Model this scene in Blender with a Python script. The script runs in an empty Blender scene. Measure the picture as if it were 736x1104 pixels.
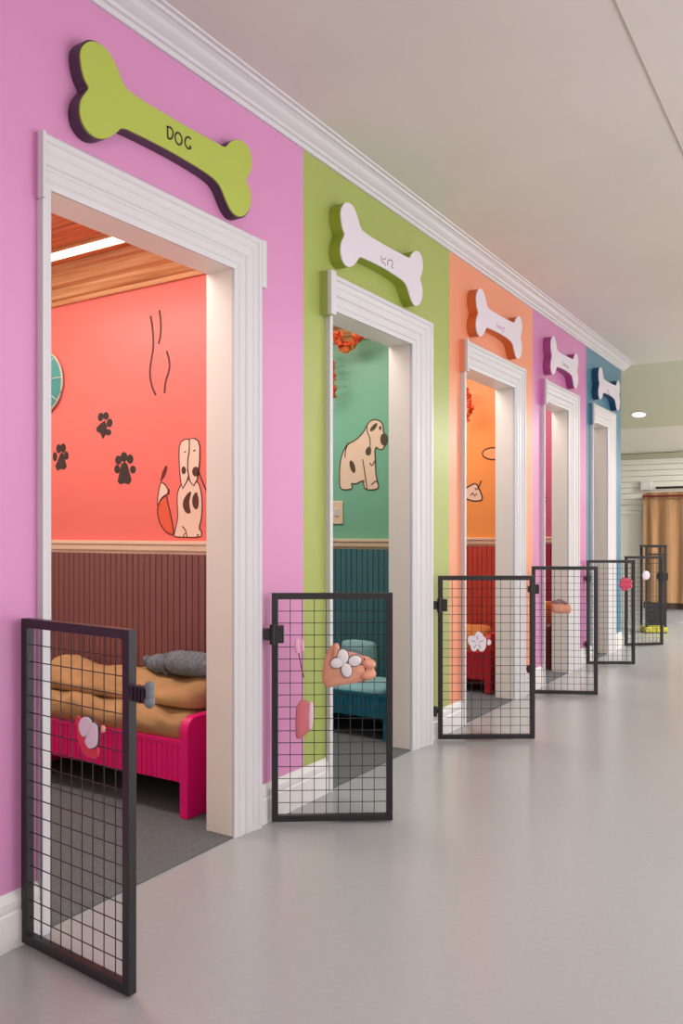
import bpy, bmesh, math, random
from mathutils import Vector, Matrix, noise
random.seed(7)
COL = bpy.context.scene.collection
PI = math.pi

# ------------------------------------------------------------------ materials
def lin(c):
    r = []
    for v in c[:3]:
        v /= 255.0
        r.append(v / 12.92 if v <= .04045 else ((v + .055) / 1.055) ** 2.4)
    return (r[0], r[1], r[2], 1)

def mat(name, rgb, rough=.5, metal=0., bump=0., bscale=200., var=0., vscale=8., spec=.5, stretch=None, coat=0.):
    m = bpy.data.materials.new(name); m.use_nodes = True
    nt = m.node_tree; b = nt.nodes['Principled BSDF']
    b.inputs['Base Color'].default_value = lin(rgb)
    b.inputs['Roughness'].default_value = rough
    b.inputs['Metallic'].default_value = metal
    b.inputs['Specular IOR Level'].default_value = spec
    b.inputs['Coat Weight'].default_value = coat
    tc = nt.nodes.new('ShaderNodeTexCoord')
    src = tc.outputs['Object']
    if stretch:
        mp = nt.nodes.new('ShaderNodeMapping'); mp.inputs['Scale'].default_value = stretch
        nt.links.new(src, mp.inputs['Vector']); src = mp.outputs['Vector']
    if var:
        n = nt.nodes.new('ShaderNodeTexNoise'); n.inputs['Scale'].default_value = vscale
        n.inputs['Detail'].default_value = 5
        nt.links.new(src, n.inputs['Vector'])
        cr = nt.nodes.new('ShaderNodeValToRGB')
        c = lin(rgb)
        cr.color_ramp.elements[0].position = .3; cr.color_ramp.elements[1].position = .7
        cr.color_ramp.elements[0].color = tuple(v * (1 - var) for v in c[:3]) + (1,)
        cr.color_ramp.elements[1].color = tuple(min(1, v * (1 + var)) for v in c[:3]) + (1,)
        nt.links.new(n.outputs['Fac'], cr.inputs['Fac'])
        nt.links.new(cr.outputs['Color'], b.inputs['Base Color'])
    if bump:
        n2 = nt.nodes.new('ShaderNodeTexNoise'); n2.inputs['Scale'].default_value = bscale
        n2.inputs['Detail'].default_value = 3
        nt.links.new(src, n2.inputs['Vector'])
        bp = nt.nodes.new('ShaderNodeBump'); bp.inputs['Strength'].default_value = bump
        bp.inputs['Distance'].default_value = .002
        nt.links.new(n2.outputs['Fac'], bp.inputs['Height'])
        nt.links.new(bp.outputs['Normal'], b.inputs['Normal'])
    return m

def emat(name, rgb, s):
    m = bpy.data.materials.new(name); m.use_nodes = True
    nt = m.node_tree; nt.nodes.clear()
    e = nt.nodes.new('ShaderNodeEmission'); o = nt.nodes.new('ShaderNodeOutputMaterial')
    e.inputs['Color'].default_value = lin(rgb); e.inputs['Strength'].default_value = s
    nt.links.new(e.outputs[0], o.inputs[0]); return m

def woodmat(name, dark, mid, light, stretch, rough=.45, scale=3.):
    m = mat(name, mid, rough); nt = m.node_tree; b = nt.nodes['Principled BSDF']
    tc = nt.nodes.new('ShaderNodeTexCoord'); mp = nt.nodes.new('ShaderNodeMapping')
    mp.inputs['Scale'].default_value = stretch
    n = nt.nodes.new('ShaderNodeTexNoise'); n.inputs['Scale'].default_value = scale; n.inputs['Detail'].default_value = 6
    n.inputs['Roughness'].default_value = .65
    cr = nt.nodes.new('ShaderNodeValToRGB'); el = cr.color_ramp.elements
    el[0].position = .32; el[0].color = lin(dark); el[1].position = .72; el[1].color = lin(light)
    e = el.new(.5); e.color = lin(mid)
    nt.links.new(tc.outputs['Object'], mp.inputs['Vector']); nt.links.new(mp.outputs[0], n.inputs['Vector'])
    nt.links.new(n.outputs['Fac'], cr.inputs['Fac']); nt.links.new(cr.outputs['Color'], b.inputs['Base Color'])
    return m

# ------------------------------------------------------------------ mesh helpers
def box(bm, x0, x1, y0, y1, z0, z1):
    v = [bm.verts.new(p) for p in ((x0,y0,z0),(x1,y0,z0),(x1,y1,z0),(x0,y1,z0),(x0,y0,z1),(x1,y0,z1),(x1,y1,z1),(x0,y1,z1))]
    for f in ((0,3,2,1),(4,5,6,7),(0,1,5,4),(1,2,6,5),(2,3,7,6),(3,0,4,7)):
        bm.faces.new([v[i] for i in f])

def prism(bm, pts, mp, n0, n1):
    a = [bm.verts.new(mp(p[0], p[1], n0)) for p in pts]
    b = [bm.verts.new(mp(p[0], p[1], n1)) for p in pts]
    k = len(pts)
    bm.faces.new(a); bm.faces.new(b[::-1])
    for i in range(k):
        j = (i + 1) % k
        bm.faces.new((a[i], b[i], b[j], a[j]))

def ribbon(bm, pts, w, mp, n0, n1, closed=False):
    k = len(pts); L = []; R = []
    for i in range(k):
        if closed: p, q = pts[i-1], pts[(i+1) % k]
        else: p, q = pts[max(0, i-1)], pts[min(k-1, i+1)]
        d = Vector((q[0]-p[0], q[1]-p[1]))
        if d.length < 1e-9: d = Vector((1, 0))
        d.normalize(); n = Vector((-d.y, d.x)) * w / 2
        L.append((pts[i][0]+n.x, pts[i][1]+n.y)); R.append((pts[i][0]-n.x, pts[i][1]-n.y))
    rows = [[bm.verts.new(mp(*P[i], h)) for P, h in ((L,n0),(L,n1),(R,n1),(R,n0))] for i in range(k)]
    for i in range(k if closed else k-1):
        a, b = rows[i], rows[(i+1) % k]
        for s in range(4):
            t = (s+1) % 4
            bm.faces.new((a[s], a[t], b[t], b[s]))
    if not closed:
        bm.faces.new(rows[0]); bm.faces.new(rows[-1][::-1])

def smooth_closed(pts, n=3):
    for _ in range(n - 1):
        out = []
        for i in range(len(pts)):
            p, q = pts[i], pts[(i+1) % len(pts)]
            out += [(p[0]*.75+q[0]*.25, p[1]*.75+q[1]*.25), (p[0]*.25+q[0]*.75, p[1]*.25+q[1]*.75)]
        pts = out
    return pts

def smooth_open(pts, n=3):
    for _ in range(n - 1):
        out = [pts[0]]
        for p, q in zip(pts[:-1], pts[1:]):
            out += [(p[0]*.75+q[0]*.25, p[1]*.75+q[1]*.25), (p[0]*.25+q[0]*.75, p[1]*.25+q[1]*.75)]
        out.append(pts[-1]); pts = out
    return pts

def tube(bm, pts, r, seg=8, caps=True):
    rings = []
    for i, p in enumerate(pts):
        a = Vector(pts[max(0, i-1)]); b = Vector(pts[min(len(pts)-1, i+1)])
        d = (b - a).normalized()
        up = Vector((0,0,1)) if abs(d.z) < .9 else Vector((1,0,0))
        u = d.cross(up).normalized(); v = d.cross(u)
        rr = r[i] if isinstance(r, (list, tuple)) else r
        rings.append([bm.verts.new(Vector(p) + (u*math.cos(2*PI*k/seg) + v*math.sin(2*PI*k/seg))*rr) for k in range(seg)])
    for A, B in zip(rings[:-1], rings[1:]):
        for k in range(seg):
            bm.faces.new((A[k], A[(k+1) % seg], B[(k+1) % seg], B[k]))
    if caps: bm.faces.new(rings[0][::-1]); bm.faces.new(rings[-1])

def ball(bm, c, r, seg=12, sc=(1,1,1), nz=0.):
    g = bmesh.ops.create_uvsphere(bm, u_segments=seg, v_segments=max(6, seg*2//3), radius=r)
    for v in g['verts']:
        co = Vector((v.co.x*sc[0], v.co.y*sc[1], v.co.z*sc[2]))
        if nz: co *= 1 + nz * noise.noise(co * 3 / r + Vector(c))
        v.co = co + Vector(c)

def puff(bm, pts, mp, n0, depth, rings=5):
    """a padded shape: flat back, domed front"""
    cx = sum(p[0] for p in pts)/len(pts); cy = sum(p[1] for p in pts)/len(pts)
    R = [[bm.verts.new(mp(*p, n0)) for p in pts]]
    for k in range(rings):
        t = k/rings; s = 1 - t*t*.98 if k else 1.0
        s = math.cos(t*PI/2); h = n0 + depth*(.35 + .65*math.sin(t*PI/2))
        R.append([bm.verts.new(mp(cx+(p[0]-cx)*s, cy+(p[1]-cy)*s, h)) for p in pts])
    c = bm.verts.new(mp(cx, cy, n0+depth)); k = len(pts)
    for A, B in zip(R[:-1], R[1:]):
        for i in range(k):
            j = (i+1) % k; bm.faces.new((A[i], A[j], B[j], B[i]))
    for i in range(k): bm.faces.new((R[-1][i], R[-1][(i+1) % k], c))
    bm.faces.new(R[0])

def PX(X): return lambda a, b, n: (X + n, a, b)       # on a wall across the corridor's width
def PY(Y): return lambda a, b, n: (a, Y - n, b)       # on a partition wall, facing the camera side
def PG(a, b, n): return (a, -n, b)                    # in a gate's own frame
def off(o):
    o = Vector(o)
    return lambda f: (lambda a, b, n: tuple(Vector(f(a, b, n)) - o))

def obj(name, bm, m, parent=None, smooth=False, bevel=0., kind=None, loc=None, rz=0.):
    bmesh.ops.recalc_face_normals(bm, faces=bm.faces)
    me = bpy.data.meshes.new(name); bm.to_mesh(me); bm.free()
    if smooth:
        for p in me.polygons: p.use_smooth = True
    me.materials.append(m)
    o = bpy.data.objects.new(name, me); COL.objects.link(o)
    if parent: o.parent = parent
    if loc: o.location = loc
    o.rotation_euler.z = rz
    if bevel:
        b = o.modifiers.new('Bevel', 'BEVEL'); b.width = bevel; b.segments = 2; b.limit_method = 'ANGLE'
    if kind: o['kind'] = kind
    return o

def thing(name, label, cat, loc=(0,0,0), rz=0., group=None):
    o = bpy.data.objects.new(name, None); COL.objects.link(o)
    o.empty_display_size = .1
    o.location = loc; o.rotation_euler.z = rz
    return tag(o, label, cat, group)

def tag(o, label, cat, group=None):
    o['label'] = label; o['category'] = cat
    if group: o['group'] = group
    return o

def struct_root(name, loc=(0,0,0)):
    o = bpy.data.objects.new(name, None); COL.objects.link(o); o.location = loc; o['kind'] = 'structure'; o.empty_display_size = .1
    return o

def struct(name, bm, m, **k): return obj(name, bm, m, kind='structure', **k)
NB = bmesh.new

# ------------------------------------------------------------------ outlines in metres, as (along, height) on their own wall or gate
bone1=[(1.725,2.699),(1.752,2.73),(1.783,2.743),(1.823,2.744),(1.856,2.72),(1.88,2.686),(1.902,2.655),(1.947,2.648),(2.033,2.647),(2.147,2.648),(2.268,2.652),(2.372,2.656),(2.413,2.66),(2.432,2.689),(2.476,2.719),(2.525,2.727),(2.56,2.704),(2.572,2.662),(2.557,2.616),(2.528,2.582),(2.548,2.562),(2.566,2.531),(2.56,2.483),(2.525,2.438),(2.482,2.421),(2.446,2.427),(2.413,2.46),(2.383,2.502),(2.346,2.519),(2.268,2.526),(2.147,2.53),(2.033,2.528),(1.947,2.524),(1.89,2.521),(1.866,2.491),(1.831,2.459),(1.789,2.44),(1.752,2.444),(1.726,2.466),(1.716,2.5),(1.723,2.537),(1.745,2.57),(1.756,2.586),(1.737,2.604),(1.725,2.634),(1.719,2.67)]
dog_body=[(-.723,1.437),(-.745,1.41),(-.754,1.373),(-.75,1.323),(-.748,1.274),(-.758,1.23),(-.773,1.193),(-.77,1.178),(-.7,1.176),(-.602,1.176),(-.592,1.193),(-.598,1.209),(-.612,1.219),(-.601,1.248),(-.593,1.284),(-.59,1.345),(-.596,1.394),(-.614,1.443),(-.651,1.456),(-.692,1.458)]
dog_earL=[(-.674,1.654),(-.7,1.655),(-.726,1.644),(-.737,1.62),(-.739,1.565),(-.735,1.509),(-.729,1.453),(-.715,1.415),(-.687,1.451),(-.677,1.476),(-.683,1.507),(-.682,1.556),(-.673,1.592),(-.671,1.635)]
dog_earR=[(-.671,1.655),(-.639,1.656),(-.614,1.641),(-.605,1.613),(-.605,1.552),(-.612,1.498),(-.622,1.455),(-.644,1.427),(-.667,1.448),(-.677,1.482),(-.682,1.513),(-.681,1.556),(-.672,1.592)]
dog_s1=[(-.693,1.503),(-.695,1.494),(-.699,1.488),(-.705,1.484),(-.711,1.484),(-.717,1.488),(-.721,1.495),(-.723,1.504),(-.721,1.512),(-.717,1.519),(-.711,1.523),(-.705,1.522),(-.699,1.518),(-.695,1.511)]
dog_s2=[(-.608,1.493),(-.61,1.483),(-.616,1.475),(-.625,1.47),(-.635,1.471),(-.645,1.476),(-.651,1.484),(-.653,1.495),(-.651,1.506),(-.645,1.514),(-.635,1.518),(-.625,1.518),(-.616,1.513),(-.61,1.504)]
dog_e1=[(-.693,1.593),(-.695,1.59),(-.7,1.589),(-.704,1.59),(-.706,1.593),(-.704,1.596),(-.7,1.597),(-.695,1.596)]
dog_e2=[(-.629,1.6),(-.63,1.597),(-.636,1.593),(-.643,1.592),(-.648,1.593),(-.647,1.596),(-.641,1.6),(-.634,1.601)]
dog_c1=[(-.659,1.402),(-.687,1.387),(-.71,1.36),(-.715,1.329),(-.7,1.301),(-.679,1.29),(-.663,1.297),(-.671,1.322),(-.674,1.353),(-.665,1.38)]
dog_c2=[(-.626,1.398),(-.647,1.38),(-.654,1.352),(-.647,1.322),(-.626,1.309),(-.614,1.327),(-.612,1.358),(-.618,1.379)]
dog_l1=[(-.72,1.23),(-.7,1.215),(-.69,1.193),(-.687,1.178)]
dog_l2=[(-.711,1.18),(-.708,1.188),(-.698,1.196)]
dog_l3=[(-.622,1.18),(-.62,1.19),(-.61,1.186)]
tail_o=[(-.885,1.326),(-.884,1.288),(-.868,1.243),(-.834,1.206),(-.8,1.19),(-.773,1.188),(-.783,1.237),(-.796,1.293),(-.817,1.349),(-.821,1.384),(-.849,1.375),(-.868,1.357)]
tail_w=[(-.862,1.451),(-.875,1.414),(-.884,1.37),(-.885,1.326),(-.868,1.36),(-.842,1.381),(-.817,1.39),(-.81,1.406),(-.825,1.431),(-.847,1.447)]
tail_d=[(-.825,1.534),(-.819,1.525),(-.824,1.5),(-.838,1.478),(-.853,1.463),(-.86,1.454),(-.866,1.457),(-.86,1.476),(-.849,1.507),(-.834,1.527)]
tail_b=[(-.815,1.415),(-.804,1.415),(-.805,1.393),(-.812,1.384),(-.82,1.385)]
leash=[(-.612,1.492),(-.594,1.454),(-.57,1.411),(-.539,1.362)]
scrA=[(-.934,2.291),(-.918,2.223),(-.912,2.127),(-.934,2.05),(-.94,1.987),(-.92,1.922),(-.897,1.888)]
scrB=[(-.873,2.311),(-.862,2.247),(-.864,2.184),(-.879,2.142)]
scrC=[(-.824,2.101),(-.804,2.051),(-.804,2.005),(-.832,1.953),(-.838,1.892)]
paw1=[[(-1.276,1.805),(-1.28,1.797),(-1.287,1.791),(-1.296,1.789),(-1.304,1.791),(-1.311,1.796),(-1.314,1.804),(-1.314,1.812),(-1.31,1.82),(-1.303,1.826),(-1.295,1.828),(-1.286,1.827),(-1.28,1.821),(-1.276,1.814)],[(-1.236,1.809),(-1.238,1.801),(-1.243,1.796),(-1.25,1.793),(-1.259,1.793),(-1.267,1.797),(-1.272,1.804),(-1.274,1.812),(-1.272,1.82),(-1.267,1.826),(-1.259,1.829),(-1.25,1.828),(-1.243,1.824),(-1.238,1.817)],[(-1.21,1.769),(-1.214,1.761),(-1.221,1.755),(-1.229,1.753),(-1.238,1.755),(-1.244,1.76),(-1.248,1.767),(-1.247,1.776),(-1.243,1.784),(-1.236,1.79),(-1.228,1.792),(-1.22,1.79),(-1.213,1.785),(-1.21,1.777)],[(-1.219,1.722),(-1.221,1.716),(-1.226,1.711),(-1.234,1.709),(-1.242,1.709),(-1.25,1.713),(-1.255,1.718),(-1.257,1.725),(-1.255,1.731),(-1.25,1.736),(-1.242,1.738),(-1.234,1.738),(-1.226,1.734),(-1.221,1.729)],[(-1.324,1.751),(-1.295,1.77),(-1.267,1.782),(-1.252,1.754),(-1.257,1.722),(-1.281,1.697),(-1.295,1.724),(-1.319,1.734)]]
paw2=[[(-1.642,1.616),(-1.644,1.607),(-1.648,1.599),(-1.654,1.595),(-1.661,1.595),(-1.668,1.6),(-1.672,1.608),(-1.674,1.618),(-1.672,1.628),(-1.668,1.635),(-1.661,1.639),(-1.654,1.639),(-1.648,1.634),(-1.644,1.626)],[(-1.608,1.658),(-1.61,1.648),(-1.615,1.641),(-1.623,1.637),(-1.631,1.637),(-1.638,1.642),(-1.643,1.65),(-1.645,1.66),(-1.643,1.669),(-1.638,1.677),(-1.631,1.681),(-1.623,1.68),(-1.615,1.676),(-1.61,1.668)],[(-1.572,1.659),(-1.574,1.65),(-1.579,1.642),(-1.586,1.638),(-1.594,1.639),(-1.602,1.643),(-1.607,1.651),(-1.608,1.661),(-1.607,1.671),(-1.602,1.678),(-1.594,1.682),(-1.586,1.682),(-1.579,1.677),(-1.574,1.669)],[(-1.55,1.617),(-1.551,1.608),(-1.555,1.601),(-1.561,1.598),(-1.568,1.598),(-1.574,1.602),(-1.579,1.609),(-1.58,1.618),(-1.579,1.627),(-1.574,1.634),(-1.568,1.638),(-1.561,1.638),(-1.555,1.633),(-1.551,1.626)],[(-1.632,1.59),(-1.611,1.627),(-1.593,1.628),(-1.578,1.587),(-1.567,1.561),(-1.585,1.547),(-1.611,1.551),(-1.634,1.543),(-1.65,1.565)]]
paw3=[[(-1.142,1.574),(-1.144,1.565),(-1.15,1.558),(-1.159,1.554),(-1.168,1.554),(-1.176,1.559),(-1.182,1.567),(-1.184,1.576),(-1.182,1.585),(-1.176,1.592),(-1.168,1.596),(-1.159,1.595),(-1.15,1.591),(-1.144,1.583)],[(-1.101,1.588),(-1.103,1.579),(-1.109,1.571),(-1.117,1.567),(-1.126,1.567),(-1.135,1.572),(-1.14,1.58),(-1.142,1.59),(-1.14,1.6),(-1.135,1.608),(-1.126,1.612),(-1.117,1.611),(-1.109,1.606),(-1.103,1.598)],[(-1.058,1.575),(-1.06,1.566),(-1.066,1.559),(-1.074,1.555),(-1.083,1.556),(-1.091,1.56),(-1.097,1.568),(-1.099,1.577),(-1.097,1.586),(-1.091,1.593),(-1.083,1.597),(-1.074,1.596),(-1.066,1.592),(-1.06,1.584)],[(-1.154,1.527),(-1.156,1.519),(-1.161,1.512),(-1.168,1.509),(-1.177,1.509),(-1.184,1.513),(-1.189,1.52),(-1.191,1.529),(-1.189,1.537),(-1.184,1.544),(-1.177,1.547),(-1.168,1.547),(-1.161,1.543),(-1.156,1.536)],[(-1.04,1.521),(-1.042,1.513),(-1.047,1.507),(-1.054,1.504),(-1.062,1.505),(-1.069,1.508),(-1.074,1.515),(-1.076,1.522),(-1.074,1.53),(-1.069,1.536),(-1.062,1.539),(-1.054,1.539),(-1.047,1.535),(-1.042,1.529)],[(-1.14,1.543),(-1.117,1.557),(-1.099,1.541),(-1.085,1.5),(-1.074,1.471),(-1.09,1.452),(-1.117,1.459),(-1.145,1.454),(-1.163,1.467),(-1.154,1.495)]]
pup=[(-.509,1.92),(-.468,1.901),(-.454,1.864),(-.457,1.832),(-.426,1.809),(-.426,1.766),(-.45,1.744),(-.457,1.725),(-.49,1.727),(-.509,1.747),(-.518,1.715),(-.512,1.659),(-.512,1.586),(-.5,1.53),(-.487,1.489),(-.509,1.471),(-.592,1.473),(-.602,1.525),(-.592,1.533),(-.621,1.529),(-.658,1.511),(-.697,1.52),(-.681,1.487),(-.716,1.476),(-.778,1.481),(-.783,1.564),(-.778,1.663),(-.754,1.728),(-.725,1.772),(-.658,1.796),(-.602,1.841),(-.574,1.888),(-.549,1.914)]
pup_nose=[(-.426,1.787),(-.429,1.77),(-.436,1.758),(-.446,1.751),(-.458,1.751),(-.468,1.759),(-.475,1.773),(-.477,1.79),(-.475,1.806),(-.468,1.819),(-.458,1.826),(-.446,1.825),(-.436,1.817),(-.429,1.804)]
pup_ear=[(-.494,1.898),(-.527,1.889),(-.557,1.854),(-.542,1.842),(-.509,1.862)]
pup_sp=[(-.468,1.861),(-.471,1.851),(-.477,1.848),(-.484,1.852),(-.487,1.863),(-.484,1.873),(-.477,1.876),(-.471,1.872)]
pup_neck=[(-.549,1.757),(-.583,1.735),(-.587,1.703),(-.561,1.688),(-.542,1.708)]
pup_belly=[(-.665,1.629),(-.661,1.611),(-.662,1.596),(-.667,1.586),(-.675,1.585),(-.685,1.591),(-.694,1.605),(-.702,1.622),(-.705,1.641),(-.705,1.656),(-.7,1.666),(-.692,1.667),(-.682,1.66),(-.672,1.647)]
pup_l1=[(-.607,1.671),(-.592,1.59),(-.574,1.476)]
pup_l2=[(-.555,1.645),(-.536,1.62),(-.516,1.659)]
pup_l3=[(-.574,1.88),(-.574,1.844),(-.551,1.801),(-.551,1.752)]
pup_l4=[(-.716,1.783),(-.739,1.727),(-.739,1.686)]
pup_l5=[(-.542,1.504),(-.509,1.53),(-.494,1.514)]
o3=[(-.572,1.538),(-.531,1.558),(-.463,1.593),(-.434,1.55),(-.401,1.47),(-.417,1.449),(-.48,1.447),(-.529,1.462),(-.572,1.484)]
o3t=[(-.443,1.542),(-.414,1.608)]
o3a=[(-.503,1.494),(-.485,1.514),(-.468,1.487),(-.451,1.508)]
o3b=[(-.468,1.551),(-.451,1.535),(-.443,1.55)]
ring=[(-.218,1.809),(-.227,1.789),(-.253,1.774),(-.29,1.767),(-.332,1.769),(-.37,1.78),(-.397,1.798),(-.406,1.819),(-.397,1.839),(-.37,1.854),(-.332,1.861),(-.29,1.859),(-.253,1.848),(-.227,1.83)]
t1=[[(2.097,2.609),(2.098,2.589),(2.099,2.568)],[(2.093,2.606),(2.112,2.612),(2.124,2.605),(2.125,2.59),(2.115,2.571),(2.098,2.569)],[(2.169,2.598),(2.17,2.589),(2.168,2.58),(2.162,2.572),(2.155,2.568),(2.147,2.568),(2.141,2.572),(2.136,2.58),(2.135,2.589),(2.137,2.598),(2.142,2.605),(2.15,2.609),(2.157,2.609),(2.164,2.605),(2.169,2.598)],[(2.216,2.612),(2.205,2.617),(2.192,2.609),(2.184,2.593),(2.187,2.579),(2.201,2.572),(2.215,2.579),(2.216,2.586),(2.208,2.583)]]
t2=[[(3.588,2.585),(3.589,2.552),(3.621,2.556),(3.633,2.544)],[(3.604,2.569),(3.638,2.585)],[(3.654,2.553),(3.654,2.577),(3.678,2.59),(3.705,2.591),(3.708,2.572),(3.691,2.559),(3.713,2.554)]]
t3=[[(5.148,2.581),(5.171,2.555),(5.186,2.58),(5.212,2.552),(5.219,2.58)],[(5.235,2.58),(5.235,2.551)],[(5.256,2.579),(5.277,2.569),(5.297,2.591)],[(5.277,2.569),(5.256,2.543)]]
t4=[[(6.604,2.589),(6.584,2.568),(6.638,2.56)],[(6.655,2.581),(6.666,2.555)],[(6.672,2.563),(6.7,2.578),(6.707,2.553)],[(6.728,2.578),(6.735,2.552)],[(6.756,2.57),(6.777,2.56)]]
t5=[[(8.037,2.574),(8.037,2.537)],[(8.075,2.573),(8.075,2.537),(8.109,2.536)]]
g1white1=[(.287,.704),(.27,.696),(.257,.68),(.259,.66),(.273,.645),(.29,.646),(.306,.666),(.312,.679),(.319,.693),(.306,.703)]
g1white2=[(.313,.694),(.339,.691),(.344,.676),(.342,.635),(.332,.626),(.31,.616),(.293,.622),(.283,.634),(.293,.652),(.308,.671)]
g1red=[(.236,.698),(.24,.653),(.26,.61),(.267,.597),(.297,.591),(.331,.595),(.334,.626),(.287,.639),(.27,.665),(.257,.693)]
g1peach=[(.342,.685),(.355,.685),(.36,.678),(.357,.668),(.344,.664)]
g1latch=[(.488,.801),(.537,.807),(.537,.778),(.488,.772)]
g1knob=[(.537,.812),(.551,.819),(.565,.814),(.568,.803),(.563,.791),(.568,.774),(.56,.761),(.543,.758),(.533,.764),(.537,.776),(.543,.792)]
g2fist=[(.23,.71),(.247,.73),(.257,.737),(.276,.734),(.277,.707),(.318,.706),(.366,.689),(.4,.682),(.419,.665),(.419,.641),(.426,.621),(.42,.593),(.379,.582),(.325,.572),(.257,.563),(.23,.554),(.213,.571),(.207,.598),(.213,.653),(.22,.68)]
g2flower=[(.288,.715),(.303,.703),(.311,.686),(.325,.701),(.345,.703),(.358,.689),(.361,.658),(.345,.642),(.33,.645),(.328,.625),(.311,.608),(.291,.617),(.279,.635),(.281,.649),(.264,.642),(.245,.656),(.247,.676),(.271,.683),(.272,.703)]
g2ring=[(.305,.706),(.332,.713),(.359,.707),(.376,.689)]
g2finger=[(.379,.682),(.385,.652),(.383,.618),(.376,.584)]
g2pink=[(.094,.755),(.111,.758),(.118,.735),(.115,.701),(.102,.694),(.092,.721)]
g2pinkb=[(.125,.762),(.132,.745),(.136,.711),(.127,.701),(.12,.718)]
g2cord=[(.111,.697),(.118,.66),(.125,.626),(.132,.596)]
g2pouch=[(.101,.501),(.162,.504),(.165,.395),(.152,.372),(.101,.335),(.096,.396)]
g2pwhite=[(.155,.5),(.172,.497),(.17,.402),(.155,.372),(.15,.436)]
g3flower=[(.234,.627),(.255,.612),(.26,.597),(.278,.586),(.278,.561),(.275,.53),(.26,.51),(.24,.51),(.229,.53),(.214,.508),(.191,.515),(.188,.541),(.173,.556),(.17,.592),(.188,.602),(.211,.597),(.217,.617)]
g3small=[(.282,.566),(.293,.581),(.307,.571),(.305,.549),(.286,.542)]
g4roll=[(.141,.663),(.249,.683),(.28,.649),(.272,.609),(.141,.592)]
g4top=[(.141,.711),(.195,.735),(.249,.712)]

# ------------------------------------------------------------------ dimensions of the place (metres)
CEIL = 2.98; CAMX = 2.07; TH = .12
BOUND = [1.45, 3.0, 4.55, 6.06, 7.53, 8.85]
# door: ear left, opening left, opening right, casing right, painted return depth, total protrusion
DOORS = [(1.594, 1.637, 2.508, 2.664, .010, .036),
         (3.134, 3.214, 4.029, 4.239, .040, .062),
         (4.696, 4.756, 5.636, 5.792, .036, .056),
         (6.237, 6.300, 6.945, 7.180, .034, .052),
         (7.637, 7.700, 8.263, 8.470, .030, .048)]
ZO = 2.235; ZH = 2.39
WALL = [(214,144,192), (162,176,92), (236,150,116), (206,128,182), (78,130,156)]
NAMEC = ['pink', 'green', 'orange', 'purple', 'blue']
M_wall = [mat('paint_'+n, c, .33, bump=.25, bscale=260) for n, c in zip(NAMEC, WALL)]
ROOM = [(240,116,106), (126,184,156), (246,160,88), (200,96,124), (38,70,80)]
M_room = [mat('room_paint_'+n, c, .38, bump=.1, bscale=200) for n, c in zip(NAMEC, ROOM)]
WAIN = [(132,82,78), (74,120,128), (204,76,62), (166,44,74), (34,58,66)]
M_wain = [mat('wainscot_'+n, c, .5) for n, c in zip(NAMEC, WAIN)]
M_trim = mat('white_trim', (212,210,215), .35)
M_jamb = mat('jamb_cream', (240,230,222), .42)
M_base = mat('baseboard_white', (224,222,222), .38)
M_ceil = mat('ceiling_paint', (220,215,208), .42, var=.03, vscale=1.6)
M_floor = mat('epoxy_floor', (166,168,169), .22, var=.025, vscale=55, bump=.03, bscale=30)
M_roomw = mat('room_offwhite', (214,208,200), .6)
M_carpet = mat('grey_carpet', (106,109,111), .95, bump=1., bscale=420, var=.35, vscale=260, spec=.1)
M_rail = mat('chair_rail_cream', (238,206,178), .45)
M_wood = woodmat('ceiling_wood', (150,72,28), (206,118,58), (240,178,124), (.8, 26, 26), .4, 1.6)
M_wcrown = woodmat('crown_wood', (196,128,76), (226,164,108), (244,196,148), (.8, 30, 30), .4, 2.)
M_black = mat('powder_coated_steel', (30,27,31), .38, bump=.1, bscale=500)
M_wire = mat('black_wire', (26,26,28), .4)
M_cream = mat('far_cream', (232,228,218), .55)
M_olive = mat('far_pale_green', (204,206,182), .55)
M_side = [mat('bone_side_'+n, c, .5) for n, c in zip(['plum']+NAMEC[1:], [(74,48,72), (146,162,50), (206,104,48), (160,66,128), (20,66,98)])]
M_lime = mat('bone_lime', (174,188,78), .4)
M_bwhite = mat('bone_white', (222,214,226), .4)
M_ink = mat('dark_ink', (44,36,22), .6)
M_gink = mat('grey_ink', (120,116,122), .6)
M_pink_ink = mat('mauve_ink', (196,140,190), .6)
M_brown = mat('decal_brown', (86,42,34), .55)
M_maroon = mat('decal_maroon', (110,34,36), .55)
M_dcream = mat('decal_cream', (240,206,184), .5)
M_dorange = mat('decal_orange', (232,96,62), .5)
M_olivebr = mat('decal_umber', (84,66,48), .55); M_paw = mat('paw_dark', (54,42,38), .55)

# ------------------------------------------------------------------ shell
bm = NB(); box(bm, -TH, 4.3, -1.6, 11.7, -.06, 0); box(bm, -1.9, -TH, 8.85, 11.7, -.06, 0)
struct('floor', bm, M_floor)
bm = NB(); box(bm, -TH, 4.3, -1.6, 9.05, CEIL, CEIL+.06); struct('ceiling', bm, M_ceil)
bm = NB(); box(bm, 1.388, 1.395, -1.5, 9.0, CEIL-.003, CEIL+.001)
struct('trim_seam', bm, mat('seam', (176,168,158), .6))
bm = NB(); box(bm, 4.3, 4.36, -1.6, 11.7, 0, CEIL+.2); struct('wall_right', bm, mat('right_wall', (222,216,210), .6))
bm = NB(); box(bm, -TH, 4.36, -1.66, -1.6, 0, CEIL+.06); struct('wall_behind', bm, mat('behind_wall', (222,214,210), .6))

# coloured stretches of the corridor wall, each with its doorway
for k, (el, ol, orr, cr, _, _) in enumerate(DOORS):
    y0 = -1.6 if k == 0 else BOUND[k]; y1 = BOUND[k+1]; j = .014
    bm = NB()
    box(bm, -TH, 0, y0, ol-j, 0, CEIL); box(bm, -TH, 0, orr+j, y1, 0, CEIL); box(bm, -TH, 0, ol-j, orr+j, ZO+j, CEIL)
    struct('wall_left_'+NAMEC[k], bm, M_wall[k])
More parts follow.
